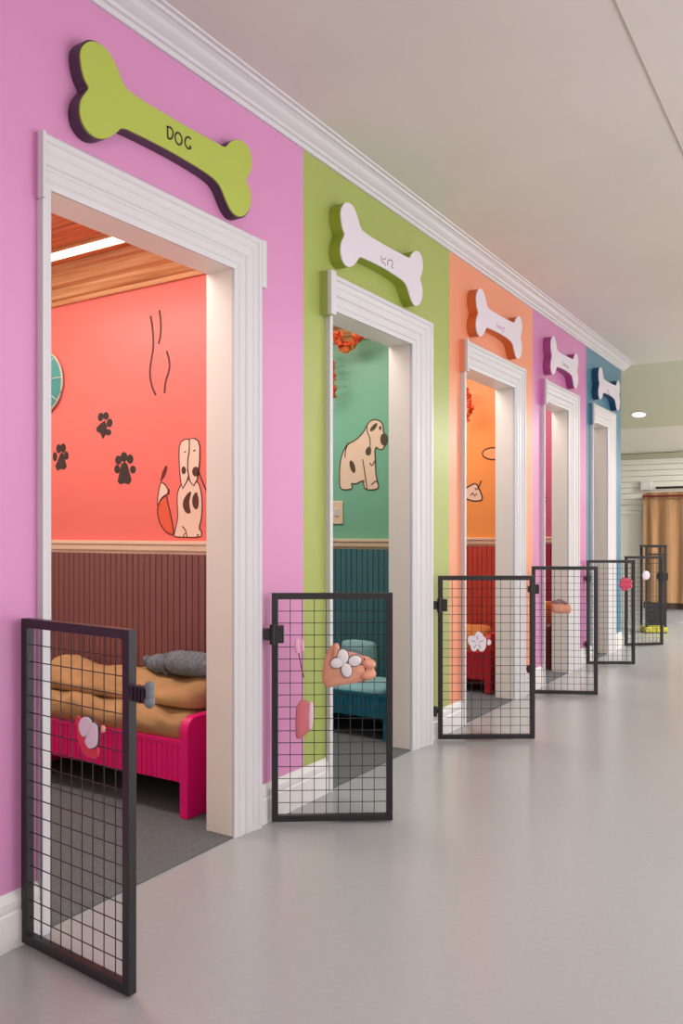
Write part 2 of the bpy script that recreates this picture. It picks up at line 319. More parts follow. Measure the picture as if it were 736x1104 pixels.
# crown moulding of the corridor, one long profile
prof = [(0,2.895),(.012,2.895),(.016,2.912),(.026,2.915),(.032,2.925),(.044,2.932),(.058,2.942),(.068,2.954),(.082,2.962),(.092,2.964),(.098,2.972),(.112,2.974),(.116,2.98),(0,2.98)]
def sweep_y(bm, prof, y0, y1, x0=0, mirror=1):
    a = [bm.verts.new((x0+mirror*p[0], y0, p[1])) for p in prof]; b = [bm.verts.new((x0+mirror*p[0], y1, p[1])) for p in prof]
    k = len(prof); bm.faces.new(a); bm.faces.new(b[::-1])
    for i in range(k): bm.faces.new((a[i], b[i], b[(i+1) % k], a[(i+1) % k]))
bm = NB(); sweep_y(bm, [(p[0], p[1]+.001) for p in prof], -1.6, 8.95); struct('trim_crown', bm, M_trim)
# white baseboards between the doorways
bp = [(0,0),(.018,0),(.018,.1),(.014,.106),(.016,.118),(.016,.135),(.008,.15),(.004,.16),(0,.16)]
segs = [(-1.6, 1.6)] + [(DOORS[i][3], DOORS[i+1][1]-.036) for i in range(4)] + [(DOORS[4][3], 8.85)]
for y0, y1 in segs:
    bm = NB(); sweep_y(bm, bp, y0, y1); struct('baseboard_left', bm, M_base)

# door surrounds: moulded casing, head with ears, jamb liner
cas = [(0,0),(0,.016),(.012,.02),(.02,.02),(.026,.026),(.05,.027),(.056,.02),(.064,.02),(.07,.028),(.1,.03),(.106,.036),(.128,.038),(.134,.046),(.15,.046),(.156,.04),(.156,0)]
for k, (el, ol, orr, cr, pd, pt) in enumerate(DOORS):
    root = struct_root('door_%d' % (k+1), (0, ol, 0)); L = off((0, ol, 0))
    def put(name, bm, m, **kw): 
        bmesh.ops.translate(bm, verts=bm.verts, vec=(0, -ol, 0)); return obj(name, bm, m, parent=root, **kw)
    w = cr - orr; s = w/.156
    bm = NB()
    path = lambda t, d: [(d, orr+t*s, 0), (d, orr+t*s, ZO+t), (d, el+.010, ZO+t)]
    sc = .7 if k == 0 else 1.
    rows = [path(t, d*sc) for t, d in cas]
    vs = [[bm.verts.new(p) for p in r] for r in rows]
    n = len(vs)
    for i in range(n):
        A, B = vs[i], vs[(i+1) % n]
        for q in range(2): bm.faces.new((A[q], A[q+1], B[q+1], B[q]))
    bm.faces.new([v[0] for v in vs]); bm.faces.new([v[2] for v in vs][::-1])
    put('casing', bm, M_trim)
    bm = NB()                                     # narrow stile on the hinge side
    box(bm, 0, .026, ol-.036, ol-.012, 0, ZO); box(bm, 0, .018, ol-.012, ol, 0, ZO)
    put('casing', bm, M_trim)
    bm = NB()                                     # ears of the head
    e2 = max(el+.012, ol-.037); box(bm, pd, pt, el, e2, 2.195, ZH+.004)
    box(bm, 0, .03, cr, cr+.03, 2.2, ZH+.002)
    put('header_ear', bm, M_trim, bevel=.002)
    bm = NB(); box(bm, 0, pd, el, e2, 2.195, ZH+.004)
    put('header_return', bm, M_wall[k])
    bm = NB()
    box(bm, -TH-.012, -.0004, ol-.0135, ol+.0006, 0, ZO); box(bm, -TH-.012, -.0004, orr-.0006, orr+.0135, 0, ZO); box(bm, -TH-.012, -.0004, ol-.0135, orr+.0135, ZO-.0006, ZO+.0135)
    put('jamb', bm, M_jamb)

# ------------------------------------------------------------------ the five dog rooms
XB = -2.5; RC = 2.6
def bead_panel(bm, a0, a1, z0, z1, mp):
    """beaded boards running up"""
    w = .04; n = int((a1-a0)/w); w = (a1-a0)/n
    for i in range(n):
        x = a0+i*w
        prism(bm, [(x+.003, z0), (x+w-.003, z0), (x+w-.003, z1), (x+.003, z1)], mp, .002, .011)
    prism(bm, [(a0, z0), (a1, z0), (a1, z1), (a0, z1)], mp, 0, .004)
def sweep_x(bm, prof, x0, x1, Y):
    a = [bm.verts.new((x0, Y-p[0], p[1])) for p in prof]; b = [bm.verts.new((x1, Y-p[0], p[1])) for p in prof]
    k = len(prof); bm.faces.new(a); bm.faces.new(b[::-1])
    for i in range(k): bm.faces.new((a[i], b[i], b[(i+1) % k], a[(i+1) % k]))
railp = [(0,1.092),(.012,1.092),(.014,1.104),(.022,1.11),(.024,1.134),(.03,1.142),(.03,1.156),(0,1.158)]
crownp = [(0,2.44),(.014,2.44),(.018,2.462),(.034,2.468),(.05,2.492),(.054,2.51),(.08,2.524),(.1,2.55),(.104,2.568),(.13,2.578),(.14,2.6),(0,2.6)]
for k in range(5):
    y0 = BOUND[k] + (.05 if k else 0); y1 = BOUND[k+1]
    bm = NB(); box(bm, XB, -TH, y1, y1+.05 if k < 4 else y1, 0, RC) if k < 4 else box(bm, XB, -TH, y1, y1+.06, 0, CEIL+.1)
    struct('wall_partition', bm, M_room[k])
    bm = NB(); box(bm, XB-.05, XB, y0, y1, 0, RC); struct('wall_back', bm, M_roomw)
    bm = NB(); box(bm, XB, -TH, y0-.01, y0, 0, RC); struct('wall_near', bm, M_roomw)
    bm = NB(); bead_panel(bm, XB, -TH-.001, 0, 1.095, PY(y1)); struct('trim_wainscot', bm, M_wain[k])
    bm = NB(); sweep_x(bm, railp, XB, -TH-.001, y1); struct('trim_chair_rail', bm, M_rail)
    bm = NB(); box(bm, XB, -TH, y0, y1, RC, RC+.03); struct('ceiling', bm, M_wood)
    bm = NB(); sweep_x(bm, crownp, XB, -TH-.001, y1); struct('trim_crown', bm, M_wcrown)
    el, ol, orr, cr, _, _ = DOORS[k]
    bm = NB(); box(bm, XB, -TH, y0, y1, .0005, .006); box(bm, -TH, .004, ol, orr, .0005, .006); struct('floor_carpet', bm, M_carpet)
    # recessed light strip in the plank ceiling and the light it gives
    desc = ['coral dog room', 'mint green dog room', 'amber dog room', 'rose dog room', 'dark teal dog room'][k]
    t = thing('light_strip', 'long white light strip set in the plank ceiling of the ' + desc, 'ceiling light', (0, y1-.26, RC), group='light strips in the dog rooms')
    bm = NB(); box(bm, -2.3, -.2, -.04, .04, -.012, -.002); obj('diffuser', bm, emat('strip_glow', (255,236,214), 5.), t)
    bm = NB(); box(bm, -2.31, -.19, -.052, -.04, -.014, -.0005); box(bm, -2.31, -.19, .04, .052, -.014, -.0005); obj('housing', bm, M_wcrown, t)
    ld = bpy.data.lights.new('strip_light', 'AREA'); ld.shape = 'RECTANGLE'; ld.size = 2.0; ld.size_y = .35
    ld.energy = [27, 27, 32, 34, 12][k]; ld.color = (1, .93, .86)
    lo = bpy.data.objects.new('strip_light', ld); COL.objects.link(lo); lo.location = (-1.2, (y0+y1)/2-.1, RC-.05)

# ------------------------------------------------------------------ bone signs over the doors
BY = [(1.716, 1.), (3.205, 1.), (4.806, .985), (6.30, .88), (7.715, .955)]
BLAB = ['lime green bone sign with a plum edge reading DOG above the first doorway',
        'white bone sign with green edge and two grey characters on the green wall',
        'white bone sign with orange edge and mauve letters on the orange wall',
        'white bone sign with purple edge on the purple wall stretch',
        'white bone sign with blue edge on the blue wall stretch']
TXT = [(t1, .0066, M_ink), (t2, .005, M_gink), (t3, .006, M_pink_ink), (t4, .006, M_gink), (t5, .006, M_gink)]
bs = smooth_closed(bone1, 3)
for k in range(5):
    y, s = BY[k]; pr = .05 if k == 0 else .066
    o = (0, y, 2.58); t = thing('bone_sign', BLAB[k], 'sign', o, group='bone signs above the doorways')
    pts = [((p[0]-1.716)*s, p[1]-2.58) for p in bs]
    cx = sum(p[0] for p in pts)/len(pts)
    bm = NB(); prism(bm, [(cx+(p[0]-cx)*1.012, p[1]*1.03) for p in pts] if k == 0 else pts, PX(0), .001, pr-.006); obj('body', bm, M_side[k], t)
    bm = NB(); prism(bm, pts, PX(0), pr-.006, pr); obj('face', bm, M_lime if k == 0 else M_bwhite, t)
    st, w, m = TXT[k]; bm = NB()
    for q in st:
        ribbon(bm, [(a-y, b-2.58) for a, b in smooth_open(q, 2)], w, PX(0), pr-.0005, pr+.0012)
    obj('lettering', bm, m, t)

# ------------------------------------------------------------------ painted wall decals
def prisms(name, polys, m, parent, mp, n0, n1, sm=2):
    bm = NB()
    for p in polys: prism(bm, smooth_closed(p, sm) if len(p) > 3 else p, mp, n0, n1)
    return obj(name, bm, m, parent)
Y1 = BOUND[1]
t = thing('dog_decal', 'seated long-eared cream hound decal with raised curled tail on coral wall', 'wall decal', (-.5, Y1, 1.2)); F = off((-.5, Y1, 1.2))(PY(Y1))
prisms('tail', [tail_o], M_dorange, t, F, .0002, .0012)
prisms('tail_tip', [tail_w], M_dcream, t, F, .0002, .0018)
prisms('tail_hair', [tail_d], M_maroon, t, F, .0002, .0024); prisms('tail_mark', [tail_b], M_maroon, t, F, .0002, .0024)
prisms('body', [dog_body], M_dcream, t, F, .0002, .0016)
prisms('ear', [dog_earL], M_dcream, t, F, .0016, .0026, 1)
prisms('ear', [dog_earR], M_dcream, t, F, .0016, .0028, 1)
for q in (dog_s1, dog_s2, dog_c1, dog_c2): prisms('spot', [q], M_brown, t, F, .001, .0036)
for q in (dog_e1, dog_e2): prisms('eye', [q], M_brown, t, F, .001, .0036)
bm = NB()
for q, w, cl in ((dog_body, .006, 1), (dog_earL, .006, 1), (dog_earR, .006, 1), (tail_o, .0065, 1), (tail_w, .0065, 1), (dog_l1, .006, 0), (dog_l2, .006, 0), (dog_l3, .006, 0), (leash, .007, 0)):
    er = q is dog_earL or q is dog_earR
    ribbon(bm, q if er else (smooth_closed(q, 2) if cl else smooth_open(q, 3)), w, F, .0012, .0036 if er else .0022, bool(cl))
obj('outline', bm, M_brown, t)
for nm, pp, lab in ((('paw_print'), paw1, 'smallest tilted dark paw print, highest of the three on coral wall'),
                    (('paw_print'), paw2, 'dark paw print beside the door frame, partly cut off, on coral wall'),
                    (('paw_print'), paw3, 'largest dark paw print on the coral wall beside the hound decal')):
    c = pp[-1][0]; o = (c[0], Y1, c[1]); G_ = off(o)(PY(Y1))
    bm = NB()
    for i, q in enumerate(pp):
        cx = sum(p[0] for p in q)/len(q); cz = sum(p[1] for p in q)/len(q); e = 1.14
        prism(bm, [(cx+(p[0]-cx)*e, cz+(p[1]-cz)*e) for p in q], G_, .0002, .0018)
    tag(obj(nm, bm, M_paw, loc=o), lab, 'wall decal', 'paw prints on the coral wall')
for q, lab in ((scrA, 'longest wavy brown line painted high on the coral wall'), (scrB, 'short straight brown stroke painted beside the top of the long wavy line'), (scrC, 'curved brown stroke bulging outward below the short stroke on coral wall')):
    o = (q[0][0], Y1, q[0][1]); bm = NB(); ribbon(bm, smooth_open(q, 3), .0115, off(o)(PY(Y1)), .0002, .0018)
    tag(obj('painted_line', bm, M_brown, loc=o), lab, 'wall decal', 'brown lines on the coral wall')
# teal wall disc, a shallow fan of panels with a pale rim
t = thing('wall_disc', 'round teal panelled disc with pale rim on the coral wall', 'wall ornament', (-1.757, Y1, 2.03))
bm = NB(); n = 28; R_ = .172
prism(bm, [(R_*math.cos(2*PI*i/n), R_*math.sin(2*PI*i/n)) for i in range(n)], lambda a, b, c: (a, -c, b), .001, .012)
ball(bm, (0, -.012, 0), R_*.97, 28, (1, .1, 1)); obj('panel', bm, mat('disc_teal', (70,150,148), .5), t, smooth=False)
bm = NB(); tube(bm, [(R_*math.cos(2*PI*i/40), -.012, R_*math.sin(2*PI*i/40)) for i in range(41)], .006, 6)
for i in range(8): tube(bm, [(0, -.038, 0), (R_*.5*math.cos(i*PI/4+.1), -.035, R_*.5*math.sin(i*PI/4+.1)), (R_*math.cos(i*PI/4+.1), -.012, R_*math.sin(i*PI/4+.1))], .003, 5)
obj('rim', bm, mat('disc_rim', (200,196,176), .5), t)
# puppy on the green wall
Y2 = BOUND[2]; o = (-.6, Y2, 1.5); t = thing('dog_decal', 'standing cream puppy decal with dark nose turned toward the green room door', 'wall decal', o); F = off(o)(PY(Y2))
prisms('body', [pup], M_dcream, t, F, .0002, .0014)
for q, nm in ((pup_nose, 'nose'), (pup_ear, 'ear_patch'), (pup_sp, 'spot'), (pup_neck, 'spot'), (pup_belly, 'spot')): prisms(nm, [q], M_olivebr, t, F, .001, .0028)
bm = NB(); ribbon(bm, smooth_closed(pup, 2), .008, F, .0008, .0024, True)
for q in (pup_l1, pup_l2, pup_l3, pup_l4, pup_l5): ribbon(bm, smooth_open(q, 2), .007, F, .0008, .0024)
obj('outline', bm, M_olivebr, t)
t = thing('light_switch', 'cream light switch plate low on the mint green wall', 'switch', (-.80, Y2, 1.33))
bm = NB(); box(bm, -.04, .045, -.008, -.0002, -.075, .075); obj('plate', bm, M_rail, t, bevel=.003)
bm = NB(); box(bm, -.012, .016, -.013, -.008, -.025, .025); obj('rocker', bm, M_trim, t, bevel=.002)
Y3 = BOUND[3]; o = (-.5, Y3, 1.5); t = thing('dog_decal', 'small cream animal face decal with brown outline on the amber wall', 'wall decal', o); F = off(o)(PY(Y3))
prisms('body', [o3], M_dcream, t, F, .0002, .0014)
bm = NB(); ribbon(bm, smooth_closed(o3, 2), .011, F, .0008, .0024, True)
for q in (o3t, o3a, o3b): ribbon(bm, q, .009, F, .0008, .0026)
obj('outline', bm, M_brown, t)
o = (ring[0][0], Y3, ring[0][1]); t = thing('oval_decal', 'brown outlined oval decal beside the jamb on the amber wall', 'wall decal', o); F = off(o)(PY(Y3))
prisms('fill', [ring], mat('oval_fill', (250,170,110), .5), t, F, .0002, .001)
bm = NB(); ribbon(bm, ring, .011, F, .0006, .0022, True); obj('outline', bm, M_brown, t)
o = (-.40, BOUND[4], 1.52); bm = NB()
prism(bm, [(-.03,.02), (0,.045), (.02,.03), (.045,.0), (.01,.008)], lambda a, b, c: (a, -c, b), .0002, .002)
prism(bm, [(-.01,-.03), (.03,-.015), (.035,-.035), (0,-.045)], lambda a, b, c: (a, -c, b), .0002, .002)
tag(obj('wing_decal', bm, M_brown, loc=o), 'tiny dark wing-shaped decal on the rose room wall', 'wall decal')

# ------------------------------------------------------------------ hanging leaf garlands
def leaf(bm, c, s, rot, tilt):
    pts = []
    for i in range(10):
        a = 2*PI*i/10; r = s*(1 if i % 2 == 0 else .55)
        pts.append(Vector((r*math.cos(a), 0, r*math.sin(a))))
    R_ = Matrix.Rotation(rot, 3, 'Y') @ Matrix.Rotation(tilt, 3, 'X') @ Matrix.Rotation(rot*1.7, 3, 'Z')
    f = [bm.verts.new(Vector(c) + R_ @ (p + Vector((0, -.002, 0)))) for p in pts]
    b = [bm.verts.new(Vector(c) + R_ @ (p*.9 + Vector((0, .002, 0)))) for p in pts]
    m1 = bm.verts.new(Vector(c) + R_ @ Vector((0, -s*.35, 0))); m2 = bm.verts.new(Vector(c) + R_ @ Vector((0, .003, 0)))
    for i in range(10):
        j = (i+1) % 10
        bm.faces.new((f[i], f[j], m1)); bm.faces.new((b[j], b[i], m2)); bm.faces.new((f[i], b[i], b[j], f[j]))
M_leafr = mat('leaf_red', (214,66,28), .6, var=.3, vscale=20); M_leafo = mat('leaf_orange', (236,120,54), .6, var=.3, vscale=20)
def garland(path, n, label, s=.026, spread=.03):
    o = path[0]; t = thing('leaf_garland', label, 'garland', o, group='leaf garlands')
    rel = [Vector(p) - Vector(o) for p in path]
    bm = NB(); tube(bm, [tuple(p) for p in rel], .003, 5); obj('stem', bm, M_olivebr, t)
    for m, part in ((M_leafr, 0), (M_leafo, 1)):
        bm = NB()
        for i in range(n):
            u = random.random()*(len(rel)-1); k = min(int(u), len(rel)-2); p = rel[k].lerp(rel[k+1], u-k)
            p = p + Vector((random.uniform(-1, 1), random.uniform(-1, 1), random.uniform(-1, 1)))*spread
            leaf(bm, p, s*random.uniform(.7, 1.2), random.uniform(0, 6), random.uniform(-.8, .8))
        obj('leaves', bm, m, t)
garland([(-.82, 4.47, 2.36), (-.80, 4.47, 2.26), (-.78, 4.47, 2.16), (-.79, 4.47, 2.05)], 40, 'narrow garland of red leaves hanging down the mint green wall', .02, .02)
garland([(-.80, 4.40, 2.46), (-.70, 4.40, 2.44), (-.66, 4.4, 2.36), (-.60, 4.4, 2.38), (-.52, 4.4, 2.47)], 44, 'bushy swag of orange leaves along the ceiling of the mint green room', .028, .022)
garland([(-.50, 5.93, 2.32), (-.47, 5.93, 2.24), (-.45, 5.93, 2.16), (-.48, 5.93, 2.07)], 26, 'short garland of rust leaves hanging in the amber room', .022, .02)

# ------------------------------------------------------------------ dog beds
def loft_blanket(bm, prof, x0, x1, seed, amp=.021, nx=80):
    prof = smooth_closed(prof, 3); cy = sum(p[0] for p in prof)/len(prof); cz = sum(p[1] for p in prof)/len(prof)
    zmin = min(p[1] for p in prof); rings = []
    for i in range(nx+1):
        t = i/nx; x = x0+(x1-x0)*t; e = min(t, 1-t)*nx/5
        s = 1 if e >= 1 else math.sqrt(max(0, 1-(1-e)**2))*.45+.55
        r = []
        for a, b in prof:
            y = cy+(a-cy)*s; z = zmin+(b-zmin)*s
            d = noise.noise(Vector((x*3.2, y*7, z*7+seed)))*amp*1.6 + noise.noise(Vector((x*10+z*9+y*5, y*14, z*16+seed)))*amp*1.0
            f = min(1, max(0, (z-zmin)/.05))
            r.append(bm.verts.new((x, y+d*(a-cy)*3*f, z+d*f*(1 if b > cz else .3))))
        rings.append(r)
    k = len(prof)
    for A, B in zip(rings[:-1], rings[1:]):
        for i in range(k): bm.faces.new((A[i], A[(i+1) % k], B[(i+1) % k], B[i]))
    bm.faces.new(rings[0]); bm.faces.new(rings[-1][::-1])

def dog_bed(x, y, w, length, m, label, foot=.42, rail=(.145, .315), wain=None):
    t = thing('dog_bed', label, 'dog bed', (x, y, .006), group='dog beds')
    L_, r0, r1 = length, rail[0], rail[1]
    def board(h, x0, x1, name):
        bm = NB(); r = .055; pts = [(0, 0)]
        for i in range(7): a = PI - i*PI/12; pts.append((r+r*math.cos(a), h-r+r*math.sin(a)))
        for i in range(7): a = PI/2 - i*PI/12; pts.append((w-r+r*math.cos(a), h-r+r*math.sin(a)))
        pts.append((w, 0)); pts.insert(len(pts)-1, (w, 0)); pts = pts[:-1]
        prism(bm, pts, lambda a, b, c: (c, a, b), x0, x1)
        return obj(name, bm, m, t, bevel=.004)
    board(foot, -.045, 0, 'footboard'); board(foot+.05, -L_, -L_+.045, 'headboard')
    for yy, nm in ((.012, 'side_rail'), (w-.034, 'side_rail')):
        bm = NB(); box(bm, -L_+.04, -.04, yy, yy+.022, r0, r1); box(bm, -L_+.04, -.04, yy-.006, yy+.026, r1-.012, r1+.004)
        n = int((L_-.1)/.03)
        for i in range(n): box(bm, -L_+.05+i*.03, -L_+.05+i*.03+.024, yy-.003, yy, r0+.004, r1-.012)
        obj(nm, bm, m, t)
    bm = NB(); box(bm, -L_+.04, -.04, .034, w-.034, r1-.05, r1-.03); obj('slat_base', bm, M_black, t)
    return t
M_bpink = mat('bed_magenta', (230,10,116), .4); M_bteal = mat('bed_teal', (34,112,136), .4); M_bred = mat('bed_red', (196,40,52), .45); M_bdark = mat('bed_maroon', (112,24,30), .45)
M_tan = mat('tan_blanket', (182,144,100), .95, bump=.6, bscale=160, var=.16, vscale=5, spec=.15)
M_grey = mat('grey_plush', (116,124,132), .95, bump=1., bscale=180, var=.3, vscale=60, spec=.15)
dog_bed(-.275, 2.552, .42, 1.25, M_bpink, 'magenta dog bed with rounded footboard against the maroon wainscot')
bm = NB()
loft_blanket(bm, [(2.60,.292),(2.580,.33),(2.562,.36),(2.565,.40),(2.60,.43),(2.68,.44),(2.9,.44),(2.95,.42),(2.95,.292)], -1.45, -.335, 1)
tag(obj('blanket', bm, M_tan, smooth=True), 'lower tan blanket folded along the rail of the magenta bed', 'blanket')
bm = NB()
loft_blanket(bm, [(2.655,.43),(2.63,.46),(2.64,.495),(2.69,.52),(2.78,.545),(2.9,.55),(2.955,.52),(2.955,.43)], -1.45, -.335, 5)
tag(obj('blanket', bm, M_tan, smooth=True), 'upper tan blanket heaped on the magenta bed by the maroon wainscot', 'blanket')
t = thing('plush_roll', 'grey plush roll with a tied end lying on the tan blankets', 'dog toy', (-.52, 2.82, .59))
bm = NB(); ball(bm, (-.17, 0, -.005), .062, 20, (1.25, .8, .72), .14); ball(bm, (-.255, 0, .0), .028, 12, (.7, .9, 1), .2); obj('tied_end', bm, M_grey, t, smooth=True)
bm = NB()
def capsule(bm, x0, x1, r, y=0, z=0, nz=.1, seg=20, n=18, sq=.8):
    rings = []
    for i in range(n+1):
        t_ = i/n; x = x0+(x1-x0)*t_; e = min(1, min(t_, 1-t_)*n/4); s = math.sqrt(1-(1-e)**2)*.75+.25*(e > 0)
        s = max(s, .12)
        rings.append([bm.verts.new((x, y+r*s*math.cos(2*PI*k/seg)*(1+nz*noise.noise(Vector((x*16, k*.6, 3)))), z+r*s*sq*math.sin(2*PI*k/seg)*(1+nz*noise.noise(Vector((x*16, k*.6, 9)))))) for k in range(seg)])
    for A, B in zip(rings[:-1], rings[1:]):
        for k in range(seg): bm.faces.new((A[k], A[(k+1) % seg], B[(k+1) % seg], B[k]))
    bm.faces.new(rings[0]); bm.faces.new(rings[-1][::-1])
capsule(bm, -.115, .2, .07, z=.01); obj('roll', bm, M_grey, t, smooth=True)
bm = NB(); tube(bm, [(-.108, .05*math.cos(a*PI/8), .045*math.sin(a*PI/8)+.0) for a in range(17)], .012, 8); obj('tie', bm, M_grey, t, smooth=True)

dog_bed(-.165, 4.10, .42, 1.2, M_bteal, 'teal dog bed behind the second gate in the mint green room', foot=.31, rail=(.125, .26))
bm = NB(); loft_blanket(bm, [(4.135,.24),(4.125,.27),(4.14,.30),(4.25,.315),(4.45,.31),(4.49,.29),(4.49,.24)], -1.3, -.215, 9, .006)
tag(obj('mattress', bm, mat('pale_teal_cloth', (150,196,204), .9, bump=.4, bscale=150), smooth=True), 'thin pale teal mattress on the teal dog bed', 'mattress')
bm = NB(); F = lambda a, b, c: (a, -c, b)
puff(bm, smooth_closed([(-.13,-.10),(.12,-.10),(.13,-.06),(.13,.07),(.10,.10),(-.11,.10),(-.13,.06)], 3), F, 0, .07)
tag(obj('pillow', bm, mat('aqua_pillow', (142,186,190), .9, bump=.4, bscale=150), smooth=True, loc=(-.56, 4.44, .425)), 'pale aqua pillow propped against the teal wainscot', 'pillow')

dog_bed(-.20, 5.70, .32, 1.1, M_bred, 'red dog bed behind the third gate in the amber room', foot=.44, rail=(.10, .30))
bm = NB(); loft_blanket(bm, [(5.74,.285),(5.725,.33),(5.73,.42),(5.76,.47),(5.9,.49),(5.98,.47),(5.98,.285)], -1.2, -.25, 13, .008)
tag(obj('mattress', bm, mat('caramel_mattress', (206,128,66), .9, bump=.4, bscale=150, var=.1), smooth=True), 'thick caramel mattress on the red dog bed', 'mattress')
dog_bed(-.17, 7.02, .42, 1.1, M_bdark, 'dark maroon dog bed in the rose room', foot=.40, rail=(.12, .36))
bm = NB(); loft_blanket(bm, [(7.06,.345),(7.045,.40),(7.05,.52),(7.1,.58),(7.3,.58),(7.40,.55),(7.40,.345)], -1.15, -.20, 17, .008)
tag(obj('mattress', bm, mat('orange_mattress', (214,118,56), .9, bump=.4, bscale=150, var=.1), smooth=True), 'thick orange mattress on the dark maroon dog bed', 'mattress')

# ------------------------------------------------------------------ wire gates
GATES = [((.015, 1.547), (.494, 1.51), 'black wire mesh gate in front of the coral dog room, hinged on the pink wall'),
         ((.032, 2.724), (.445, 3.005), 'black wire mesh gate standing out where pink wall meets green'),
         ((.034, 4.317), (.503, 4.621), 'black wire mesh gate standing out where green wall meets orange'),
         ((.047, 5.904), (.474, 6.112), 'black wire mesh gate standing out where orange wall meets purple'),
         ((.020, 7.478), (.389, 7.708), 'black wire mesh gate standing out where purple wall meets blue'),
         ((.030, 8.905), (.350, 9.20), 'black wire mesh gate at the end corner of the blue wall')]
HG = .952; GR = []
M_white = mat('enamel_white', (226,214,222), .45); M_outl = mat('ornament_edge', (60,44,60), .5)
def gate(k, p0, p1, label, nv):
    dx, dy = p1[0]-p0[0], p1[1]-p0[1]; W = math.hypot(dx, dy); b = .026; d = .013
    t = thing('wire_gate', label, 'gate', (p0[0], p0[1], .004), math.atan2(dy, dx), 'wire gates along the corridor')
    bm = NB(); h = HG-.006
    for a in ((0, b), (W-b, W)): box(bm, a[0], a[1], -d, d, .004, h)
    for a in ((.004, .004+b), (h-b, h)): box(bm, b, W-b, -d, d, a[0], a[1])
    obj('frame', bm, M_black, t, bevel=.0015)
    bm = NB(); r = .0016
    for i in range(nv):
        x = b + (W-2*b)*(i+1)/(nv+1); tube(bm, [(x, .004, .02), (x, .004, h-.01)], r, 6)
    nh = 17
    for i in range(nh):
        z = .004+b + (h-2*b-.004)*(i+1)/(nh+1); tube(bm, [(.012, .0005, z), (W-.012, .0005, z)], r, 6)
    obj('wire_mesh', bm, M_wire, t)
    GR.append((t, W)); return t, W
for k, (p0, p1, lab) in enumerate(GATES): gate(k, p0, p1, lab, 8)
def hinge(k, x0, x1, z0, z1, name='hinge'):
    t, W = GR[k]; bm = NB(); zc = (z0+z1)/2
    box(bm, x0, x1, -.024, .018, z0+.012, z1-.012); box(bm, max(x0+.012, .0), x1, -.03, .022, z0, z1)
    g = bmesh.ops.create_cone(bm, cap_ends=True, segments=14, radius1=.012, radius2=.012, depth=z1-z0+.012)
    bmesh.ops.translate(bm, verts=g['verts'], vec=((x0+x1)/2-.006, -.022, zc))
    for sx in (x0+.018, x1-.012):
        for sz in (z0+.016, z1-.016):
            g = bmesh.ops.create_uvsphere(bm, u_segments=8, v_segments=6, radius=.005); bmesh.ops.translate(bm, verts=g['verts'], vec=(sx, -.031, sz))
    return obj(name, bm, M_black, t, bevel=.002)
for k in (1, 2, 3): hinge(k, -.03, .05, .742, .812)
hinge(2, -.035, .008, .145, .19); hinge(3, -.04, .004, .165, .21); hinge(4, -.02, .018, .16, .21); hinge(4, -.02, .03, .75, .81)
t6, W6 = GR[5]; hinge(5, W6-.06, W6+.045, .69, .77, 'latch')
t_, W_ = GR[0]
bm = NB(); box(bm, W_, W_+.062, -.012, .01, .768, .80)
for i in range(4): box(bm, W_+.012+i*.014, W_+.018+i*.014, -.015, .013, .764, .804)
lt = obj('latch', bm, M_black, t_, bevel=.001)
bm = NB(); kx = .06
for z, r in ((.806, .0145), (.768, .0165)): ball(bm, (W_+.068, -.002, z), r, 16, (.95, .8, 1))
tube(bm, [(W_+.069, -.002, .765), (W_+.069, -.002, .81)], .0105, 12)
kn = obj('latch_handle', bm, mat('grey_blue_knob', (112,122,128), .7), lt, smooth=True); kn['label'] = 'grey bone-shaped handle'

# ------------------------------------------------------------------ ornaments hung on the gates (drawn in each gate's own frame)
def hung(k, name, label, cat='ornament'):
    g = GR[k][0]; return thing(name, label, cat, tuple(g.location), g.rotation_euler.z)
SH = lambda q: [(a+.022, b) for a, b in q]
g1red, g1white1, g1white2, g1peach = SH(g1red), SH(g1white1), SH(g1white2), SH(g1peach)
t = hung(0, 'paw_ornament', 'white double paw ornament on red backing, wired to the coral room gate')
bm = NB(); prism(bm, smooth_closed(g1red, 3), PG, .007, .013); obj('backing', bm, mat('coral_red', (214,54,72), .45), t)
bm = NB(); prism(bm, smooth_closed([(a, b) for a, b in g1white1], 3), PG, .013, .017); prism(bm, smooth_closed(g1white2, 3), PG, .013, .018); obj('edge', bm, M_outl, t)
bm = NB(); 
for q in (g1white1, g1white2):
    cx = sum(p[0] for p in q)/len(q); cy = sum(p[1] for p in q)/len(q)
    puff(bm, smooth_closed([(cx+(p[0]-cx)*.94, cy+(p[1]-cy)*.95) for p in q], 3), PG, .018, .006)
obj('pad', bm, M_white, t, smooth=True)
bm = NB(); puff(bm, smooth_closed(g1peach, 3), PG, .008, .006); obj('bead', bm, mat('peach', (242,176,146), .5), t, smooth=True)

